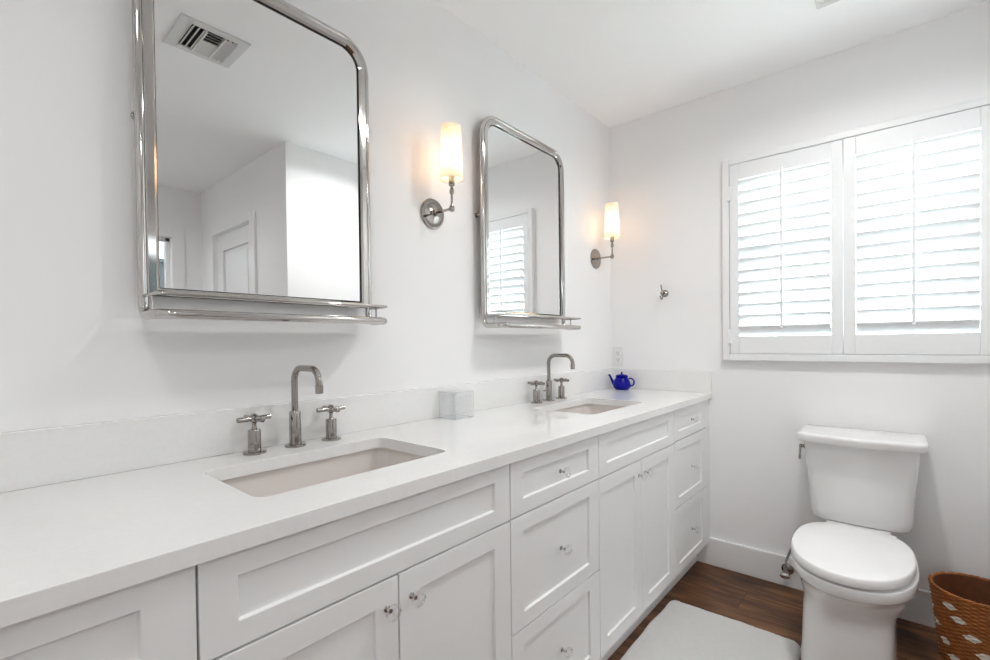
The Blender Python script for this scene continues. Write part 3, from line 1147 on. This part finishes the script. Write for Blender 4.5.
fx0, fx1, fy0_, fy1_ = -.70, -.402, -1.366, -1.068
fn = thing('exhaust_fan', 'white square exhaust fan grille on the ceiling at the top edge of the photo', 'ceiling fan grille', ((fx0 + fx1) / 2, (fy0_ + fy1_) / 2, H))
bm = bmesh.new()
for a, b_, c, e in ((fx0, fx0 + .03, fy0_, fy1_), (fx1 - .03, fx1, fy0_, fy1_), (fx0 + .03, fx1 - .03, fy0_, fy0_ + .03), (fx0 + .03, fx1 - .03, fy1_ - .03, fy1_)):
    B(bm, a, b_, c, e, H - .014, H - .0004)
obj('grille_frame', bm, M_white_metal, fn, bevel=.003)
for k in range(12):
    xx = fx0 + .035 + k * (fx1 - fx0 - .07) / 11
    obj('grille_bar', box(xx - .004, xx + .004, fy0_ + .029, fy1_ - .029, H - .011, H - .005), M_white_metal, fn)
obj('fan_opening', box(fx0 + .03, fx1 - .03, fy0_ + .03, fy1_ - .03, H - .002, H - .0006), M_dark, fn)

# recessed ceiling lamp above the vanity; left and hallway ones are added fill
for i, (lx, ly) in enumerate(DOWNLIGHTS):
    lab = ['recessed round ceiling lamp above the left end of the room', 'recessed round ceiling lamp above the middle of the vanity',
           'recessed round ceiling lamp in the hallway'][i]
    r = thing('recessed_lamp', lab, 'ceiling lamp', (lx, ly, H), 'recessed ceiling lamps')
    bm = bmesh.new()
    lathe(bm, (lx, ly, H - .0004), (0, 0, -1), [(.085, 0), (.085, .003), (.078, .006), (.066, .006), (.064, .001)], 40)
    obj('trim_ring', bm, M_white_metal, r, smooth=True, autos=40)
    bm = bmesh.new()
    lathe(bm, (lx, ly, H - .0010), (0, 0, -1), [(.063, 0), (.063, .002)], 32)
    obj('lens', bm, M_fan, r)
    a_ = area('lamp_light', (lx, ly, H - .010), (0, 0, 0), .12, .12, DL_POWER[i], (1.0, .99, .98), disk=True, spread=2.75)
    a_.parent = r
    a_.location = (0, 0, -.010)

# ------------------------------------------------------------------ toilet
TY = -1.177
to = thing('toilet', 'white two-piece toilet with closed lid under the shuttered window', 'toilet', (-.40, TY, 0))


def sup(xf, xb, hw, z, ef=2.2, eb=2.2, n=56, split=None):
    sh = .012 * max(0, min(1, (.30 - z) / .08))
    """egg/box section: xf = front x (towards the room, most negative), xb = back x, hw = half width"""
    xm = split if split is not None else xf + hw * 1.25
    out = []
    for i in range(n):
        a = 2 * PI * i / n
        c, s_ = math.cos(a), math.sin(a)
        if c < 0:
            px = xm + (xm - xf) * -(abs(c) ** (2 / ef))
            py = hw * math.copysign(abs(s_) ** (2 / ef), s_)
        else:
            px = xm + (xb - xm) * (abs(c) ** (2 / eb))
            py = hw * math.copysign(abs(s_) ** (2 / eb), s_)
        out.append((px, TY + sh + py, z))
    return out


bm = bmesh.new()
S = [  # z, front, back, half width, exp front, exp back, split
    (.000, -.665, -.100, .134, 5.5, 6, -.40),
    (.006, -.668, -.096, .136, 5.5, 6, -.40),
    (.060, -.662, -.096, .134, 5.5, 6, -.40),
    (.130, -.654, -.096, .132, 5.5, 6, -.40),
    (.185, -.648, -.096, .131, 5.2, 6, -.40),
    (.222, -.646, -.096, .132, 4.2, 6, -.42),
    (.250, -.662, -.096, .137, 3.0, 6, -.44),
    (.280, -.688, -.090, .146, 2.5, 6, -.48),
    (.315, -.715, -.120, .157, 2.3, 4.5, -.50),
    (.342, -.735, -.140, .166, 2.2, 3.5, -.50),
    (.349, -.752, -.155, .172, 2.2, 3.0, -.50),
    (.356, -.762, -.165, .1765, 2.2, 3.0, -.50),
    (.386, -.766, -.170, .1785, 2.2, 3.0, -.50),
    (.3905, -.764, -.172, .177, 2.2, 3.0, -.50),
    (.3915, -.740, -.180, .165, 2.2, 3.0, -.50),
]
loft(bm, [sup(f, b_, hw, z, e1, e2, 72, sp_) for z, f, b_, hw, e1, e2, sp_ in S])
obj('bowl', bm, M_ceramic, to, smooth=True, autos=50)


def seat_loop(grow, z):
    """outline read off the lid"""
    out = []
    n = 72
    xf, xb, hw, xm = -.770 - grow, -.258 + grow, .1745 + grow, -.500
    for i in range(n):
        a = 2 * PI * i / n
        c, s_ = math.cos(a), math.sin(a)
        e = 2.15 if c < 0 else 2.7
        L_ = (xm - xf) if c < 0 else (xb - xm)
        px = xm + L_ * math.copysign(abs(c) ** (2 / e), c)
        py = hw * math.copysign(abs(s_) ** (2 / e), s_)
        out.append((px, TY + py + .004, z))
    return out


bm = bmesh.new()
loft(bm, [seat_loop(-.024, .3914), seat_loop(-.018, .3922), seat_loop(-.018, .3990), seat_loop(-.024, .3999)])
so_ = obj('seat', bm, M_black if False else M_seat, to, smooth=True, autos=50)
bm = bmesh.new()
loft(bm, [seat_loop(-.010, .4000), seat_loop(.000, .4004), seat_loop(.0015, .403), seat_loop(-.0005, .4255), seat_loop(-.0025, .4290), seat_loop(-.007, .4305), seat_loop(-.05, .4315), seat_loop(-.10, .4318)])
obj('seat_lid', bm, M_seat, to, smooth=True, autos=60)
for s_ in (-1, 1):
    bm = bmesh.new()
    lathe(bm, (-.245, TY + .075 * s_ - .014, .404), (0, s_, 0), [(.009, 0), (.012, .001), (.012, .030), (.009, .031)], 20)
    B(bm, -.262, -.232, TY + .075 * s_ - .016, TY + .075 * s_ + .016, .3936, .404)
    obj('seat_hinge', bm, M_seat, to, smooth=True, autos=40)
# tank: tapers towards the bottom, bowed front


def tank_ring(z, hw, xf, xb, bow, r=.03):
    pts = []
    base = rrect(-hw, hw, xf, xb, (r, r, .012, .012), 6)     # (y, x)
    for yy, xx in base:
        k = 1 - (yy / hw) ** 2
        fx = (xb - xx) / (xb - xf)
        pts.append((xx - bow * k * max(0, fx), TY - .004 + yy, z))
    return pts


def dense(ring, n=4):
    out = []
    for i in range(len(ring)):
        a, b_ = Vector(ring[i]), Vector(ring[(i + 1) % len(ring)])
        out.append(a)
        if (b_ - a).length > .05:
            for k in range(1, 8):
                out.append(a.lerp(b_, k / 8))
    return out


def tank_section(z, hw, xf, xb, bow, r=.03):
    base = dense([(yy, xx, 0) for yy, xx in rrect(-hw, hw, xf, xb, (r, r, .012, .012), 6)])
    pts = []
    for p in base:
        yy, xx = p[0], p[1]
        k = 1 - (yy / hw) ** 2
        fx = (xb - xx) / (xb - xf)
        pts.append((xx - bow * k * max(0, fx), TY - .004 + yy, z))
    return pts


bm = bmesh.new()
loft(bm, [tank_section(z, hw, xf, -.022, bow, r) for z, hw, xf, bow, r in (
    (.4130, .120, -.150, .010, .03), (.4135, .156, -.184, .015, .035), (.421, .1625, -.190, .018, .035), (.45, .165, -.193, .020, .032), (.56, .171, -.204, .023, .03), (.66, .180, -.215, .026, .028), (.743, .187, -.222, .028, .028))])
obj('tank', bm, M_ceramic, to, smooth=True, autos=50)
bm = bmesh.new()
loft(bm, [tank_section(z, hw, xf, -.014, bow, r) for z, hw, xf, bow, r in (
    (.7432, .188, -.224, .028, .028), (.7436, .203, -.244, .037, .026), (.7455, .205, -.247, .038, .026), (.752, .206, -.249, .038, .026), (.768, .208, -.252, .040, .026), (.775, .207, -.251, .040, .026), (.7785, .203, -.246, .038, .025), (.7795, .196, -.238, .036, .024))])
obj('tank_lid', bm, M_ceramic, to, smooth=True, autos=60)
bm = bmesh.new()
B(bm, -.240, -.060, TY - .105, TY + .105, .388, .4132)
obj('tank_mount', bm, M_ceramic, to, bevel=.006)
# flush lever on the left side of the tank
bm = bmesh.new()
lathe(bm, (-.192, TY + .168, .712), (0, 1, 0), [(.011, 0), (.011, .014), (.0065, .016), (.0065, .022), (.008, .023), (.008, .029), (.004, .031)], 20)
tube(bm, [(-.192, TY + .195, .716), (-.194, TY + .196, .700), (-.198, TY + .197, .680), (-.201, TY + .197, .662), (-.202, TY + .197, .656)], [.005, .005, .0045, .0055, .0040], 12)
obj('flush_lever', bm, M_nickel_dark, to, smooth=True, autos=45)
# water supply valve and hose
va = thing('supply_valve', 'chrome water shut-off valve on the baseboard left of the toilet', 'valve', (-.015, -.905, .08))
bm = bmesh.new()
lathe(bm, (-.0155, -.905, .085), (-1, 0, 0), [(.026, 0), (.025, .003), (.012, .008), (.0085, .012), (.0085, .045), (.012, .047), (.012, .064), (.008, .066)], 24)
lathe(bm, (-.068, -.905, .085), (0, 0, 1), [(.008, -.012), (.010, -.002), (.010, .012), (.008, .02), (.006, .03)], 16)
obj('valve_body', bm, M_nickel_dark, va, smooth=True, autos=35)
bm = bmesh.new()
loft(bm, [[(-.080 - k_, -.905 + .021 * math.cos(a) * s_, .080 + .013 * math.sin(a) * s_) for a in [2 * PI * i / 20 for i in range(20)]] for k_, s_ in ((0, .5), (.002, 1), (.010, 1), (.013, .6))])
obj('valve_handle', bm, M_nickel, va, smooth=True, autos=40)
bm = bmesh.new()
tube(bm, [(-.068, -.905, .1155), (-.068, -.907, .145), (-.070, -.925, .20), (-.080, -.955, .27), (-.095, -1.000, .31), (-.100, -1.060, .350), (-.100, -1.085, .385), (-.100, -1.088, .412)], .0052, 12)
obj('supply_hose', bm, M_hose, to, smooth=True)

# ------------------------------------------------------------------ bath mat


def mat_mesh():
    bm = bmesh.new()
    x0, x1, y0, y1 = -1.33, -.484, -1.026, -.526
    nx, ny_ = 210, 134
    rr = .035
    grid = {}
    rnd = random.Random(3)

    def inside(x, y):
        dx = max(x0 + rr - x, x - (x1 - rr), 0)
        dy = max(y0 + rr - y, y - (y1 - rr), 0)
        return rr - math.hypot(dx, dy) if (dx > 0 and dy > 0) else min(x - x0, x1 - x, y - y0, y1 - y)
    for i in range(nx + 1):
        for j in range(ny_ + 1):
            x = x0 + (x1 - x0) * i / nx
            y = y0 + (y1 - y0) * j / ny_
            d = inside(x, y)
            if d < 0:
                # pull corner points to the rounded outline
                cx = min(max(x, x0 + rr), x1 - rr)
                cy = min(max(y, y0 + rr), y1 - rr)
                v = Vector((x - cx, y - cy))
                v = v.normalized() * rr
                x, y, d = cx + v.x, cy + v.y, 0
            h = .019 * min(1, (d / .014)) ** .5 if d > 0 else 0
            h += (rnd.random() - .5) * .0024 * min(1, d / .01)
            h += .0016 * math.sin(x * 41 + 3 * math.sin(y * 17)) * math.sin(y * 37) * min(1, d / .02)
            # slightly wavy outline, the front-left edge lifts a touch
            wy = .0025 * math.sin(x * 15) + .0015 * math.sin(x * 33)
            wx = .003 * math.sin(y * 13)
            grid[i, j] = bm.verts.new((x + wx, y + wy, .0012 + max(h, 0)))
    for i in range(nx):
        for j in range(ny_):
            bm.faces.new((grid[i, j], grid[i + 1, j], grid[i + 1, j + 1], grid[i, j + 1]))
    return bm


mo = obj('bath_mat', mat_mesh(), M_mat, None, smooth=True)
tag(mo, 'fluffy off-white cotton bath mat on the wooden floor beside the vanity', 'bath mat')

# ------------------------------------------------------------------ woven basket
bx, by = -.200, -1.519
bk = thing('wicker_basket', 'brown woven wicker basket with cream spots beside the toilet', 'basket', (bx, by, 0))
bm = bmesh.new()
NS, NR, HB = 280, 190, .270       # samples round, samples up
STK, ROWS = 40, 38                  # stakes, woven rows


def basket_r(t):
    return .098 + .030 * t


SPOTS = []
for row, (zz, off) in enumerate(((.030, 0), (.080, .5), (.132, 0), (.184, .5), (.222, .08))):
    for k in range(6):
        SPOTS.append((2 * PI * (k + off + .22 * row + .35) / 6, zz + .004 * (k % 3 - 1)))
vr = []
for j in range(NR + 1):
    t_ = j / NR
    z = .002 + t_ * (HB - .008)
    row = t_ * ROWS
    ri = int(row)
    bulge = abs(math.sin(PI * row)) ** .6
    ring = []
    for i in range(NS):
        a = 2 * PI * i / NS
        wv = math.cos(STK / 2 * a + PI * ri)
        rr = basket_r(t_) + .0026 * wv * bulge + .0020 * bulge
        ring.append(bm.verts.new((bx + rr * math.cos(a), by + rr * math.sin(a), z)))
    vr.append(ring)
for j in range(NR):
    zc = .002 + (j + .5) / NR * (HB - .008)
    for i in range(NS):
        f = bm.faces.new((vr[j][i], vr[j][(i + 1) % NS], vr[j + 1][(i + 1) % NS], vr[j + 1][i]))
        a = 2 * PI * (i + .5) / NS
        rr = basket_r(zc / HB)
        for sa, sz in SPOTS:
            da = (a - sa + PI) % (2 * PI) - PI
            u_, v_ = abs(da * rr) / .025, abs(zc - sz) / .0145
            if u_ + v_ * .9 < 1.0 and v_ < .8:
                f.material_index = 1
                break
obj('woven_wall', bm, [M_wicker, M_wicker_white], bk, smooth=True)
bm = bmesh.new()
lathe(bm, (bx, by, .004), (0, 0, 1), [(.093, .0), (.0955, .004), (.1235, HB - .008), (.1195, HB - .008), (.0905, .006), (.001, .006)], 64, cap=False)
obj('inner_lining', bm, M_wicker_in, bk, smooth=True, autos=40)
bm = bmesh.new()
n = 220
for ph in (0, PI, PI / 2):
    pts = []
    for i in range(n):
        a = 2 * PI * i / n
        q_ = 24 * a + ph
        rr = basket_r(1) - .001 + .0030 * math.cos(q_)
        pts.append((bx + rr * math.cos(a), by + rr * math.sin(a), HB - .004 + .0030 * math.sin(q_)))
    tube(bm, pts, .0032, 8, closed=True)
obj('braided_rim', bm, M_wicker, bk, smooth=True)
